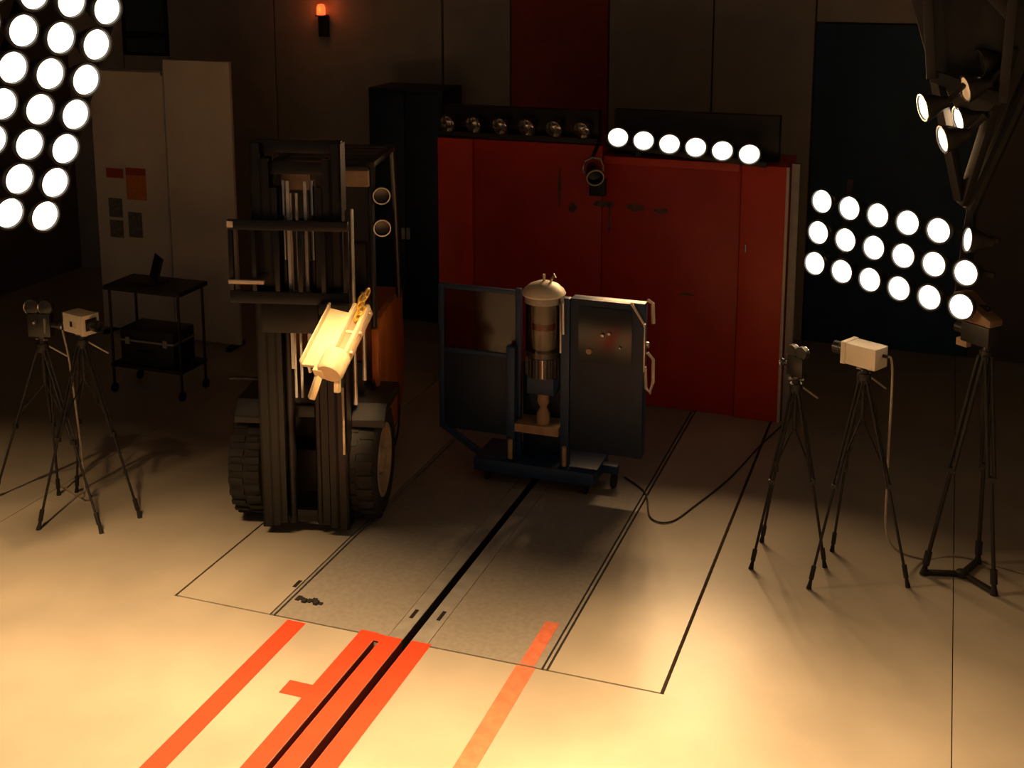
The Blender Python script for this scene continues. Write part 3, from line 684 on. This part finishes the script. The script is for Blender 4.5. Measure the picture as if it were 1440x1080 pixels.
# ------------------------------------------------------------------ left background: partitions, posters, cart, laptop
pa = thing('partition', (-9.36, 12.62, 0), 'pale partition panel with posters behind the cart', 'partition')
MB().box(-10.02, -8.90, 12.60, 12.65, .05, 3.33).build('board', 'panel_white', pa, bevel=.006)
MB().box(-10.03, -8.89, 12.59, 12.66, 3.33, 3.36).build('top_rail', 'alu', pa, bevel=.004)
for x in (-9.9, -9.0): MB().box(x - .03, x + .03, 12.45, 12.80, .0, .05).build('foot', 'black', pa)
MB().box(-8.97, -8.90, 12.585, 12.60, 3.30, 3.36).build('corner_glint', 'chrome', pa)  # chrome tab standing in for the white glint at the panel top
pb = thing('partition', (-8.40, 12.52, 0), 'plain pale partition panel between the posters and the forklift', 'partition')
MB().box(-8.87, -7.96, 12.50, 12.55, .05, 3.50).build('board', 'panel_white', pb, bevel=.006)
MB().box(-8.885, -8.87, 12.49, 12.56, .05, 3.50).build('edge_post', 'alu', pb, bevel=.003)
for x in (-8.75, -8.05): MB().box(x - .03, x + .03, 12.36, 12.70, .0, .05).build('foot', 'black', pb)
def poster(label, x0, x1, z0, z1, m):
    return tag(MB().box(x0, x1, 12.594, 12.598, z0, z1).build('poster', m, smooth=0), label, 'poster', 'papers on the partition')
poster('small red paper at the top left of the posters on the partition', -9.85, -9.60, 2.00, 2.12, 'poster_red')
o = poster('orange poster with a red heading on the pale partition', -9.56, -9.27, 1.74, 2.14, 'poster_orange')
MB().box(-9.56, -9.27, 12.592, 12.594, 2.05, 2.14).build('heading', 'poster_red', o, smooth=0)
poster('grey paper just under the small red paper', -9.84, -9.64, 1.50, 1.74, 'poster_grey')
poster('grey paper at the lower left of the posters', -9.84, -9.64, 1.24, 1.46, 'poster_grey')
poster('grey paper below the orange poster', -9.56, -9.36, 1.26, 1.58, 'poster_grey')

CX0, CX1, CY0, CY1, CZ = -8.52, -7.55, 10.72, 11.25, 1.22
ct = thing('trolley_cart', ((CX0 + CX1) / 2, 10.98, 0), 'dark two-tier trolley cart in front of the posters', 'cart')
MB().box(CX0, CX1, CY0, CY1, CZ - .05, CZ).build('top_shelf', 'black', ct, bevel=.006)
MB().box(CX0 + .03, CX1 - .03, CY0 + .02, CY1 - .02, .30, .34).build('lower_shelf', 'black', ct, bevel=.006)
for (x, y) in ((CX0 + .05, CY0 + .04), (CX1 - .05, CY0 + .04), (CX0 + .05, CY1 - .04), (CX1 - .05, CY1 - .04)):
    MB().tube((x, y, .10), (x, y, CZ - .05), .016, n=10).build('leg', 'black', ct)
    MB().lathe([(0, -.016), (.05, -.016), (.055, 0), (.05, .016), (0, .016)], frame((x, y, .055), (0, 0, 1), (1, 0, 0)), 16).build('caster_wheel', 'rubber', ct)
lp = thing('laptop', (-8.10, 10.98, CZ), 'dark open laptop standing on the trolley cart', 'laptop')
MB().box(-8.26, -7.94, 10.86, 11.10, CZ, CZ + .02).build('keyboard_base', 'black', lp, bevel=.004)
M = Matrix.Translation((-8.10, 11.06, CZ + .02)) @ Matrix.Rotation(math.radians(-62), 4, 'Z') @ Matrix.Rotation(math.radians(-14), 4, 'X')
M = Matrix.Translation((-8.10, 11.05, CZ + .02)) @ Matrix.Rotation(math.radians(-40), 4, 'Z') @ Matrix.Rotation(math.radians(-16), 4, 'X')
sl = MB().box(-.16, .16, -.008, .008, 0, .26, M).build('lid', 'black', lp, bevel=.003)
MB().box(-.145, .145, -.010, -.008, .02, .245, M).build('screen', 'screen', sl)
cs = thing('equipment_case', (-8.05, 10.98, .34), 'black equipment case on the lower shelf of the trolley cart', 'case')
MB().box(-8.38, -7.70, 10.78, 11.18, .34, .74).build('body', 'black', cs, bevel=.02)
MB().box(-8.385, -7.695, 10.775, 11.185, .60, .62).build('lid_seam', 'steel', cs)
MB().path([(-8.14, 10.775, .50), (-8.14, 10.75, .50), (-7.94, 10.75, .50), (-7.94, 10.775, .50)], .010).build('handle', 'rubber', cs)
for x in (-8.28, -7.80): MB().box(x - .025, x + .025, 10.765, 10.78, .57, .65).build('latch', 'steel', cs, bevel=.002)

# dark blue cabinet behind the forklift and red signal lamp on the back wall
cb = thing('cabinet', (-6.6, 14.6, 0), 'tall dark blue cabinet behind the forklift by the back wall', 'cabinet')
MB().box(-7.05, -6.02, 14.3, 14.95, .0, 3.05).build('body', 'blue_dark', cb, bevel=.01)
for (x0, x1) in ((-7.03, -6.545), (-6.525, -6.04)):
    d = MB().box(x0, x1, 14.275, 14.30, .08, 3.0).build('door', 'blue_dark', cb, bevel=.006)
    MB().box((x0 if x0 > -6.6 else x1 - .05), (x0 + .05 if x0 > -6.6 else x1), 14.25, 14.276, 1.1, 1.25).build('handle', 'alu', d)
bc = thing('signal_lamp', (-8.10, RY1 - .14, 3.62), 'glowing red signal lamp high on the dark back wall', 'signal lamp')
MB().box(-8.17, -8.03, RY1 - .12, RY1 - .062, 3.62, 3.90).build('housing', 'black', bc, bevel=.006)
MB().lathe([(0, 0), (.06, 0), (.06, .10), (.045, .14), (0, .15)], Matrix.Translation((-8.10, RY1 - .16, 3.92)), 18).build('dome', 'beacon', bc)
MB().box(-8.16, -8.04, RY1 - .22, RY1 - .062, 3.90, 3.92).build('bracket', 'black', bc)
pl = bpy.data.lights.new('signal_glow', 'POINT'); pl.energy = 1.5; pl.color = (1, .16, .03); pl.shadow_soft_size = .05
po = bpy.data.objects.new('signal_glow', pl); COL.objects.link(po); po.parent = bc; po.location = (0, -.12, .38)

for o in list(bpy.data.objects):
    if '_org' in o: del o['_org']
for me in list(bpy.data.meshes):
    if me.users == 0: bpy.data.meshes.remove(me)
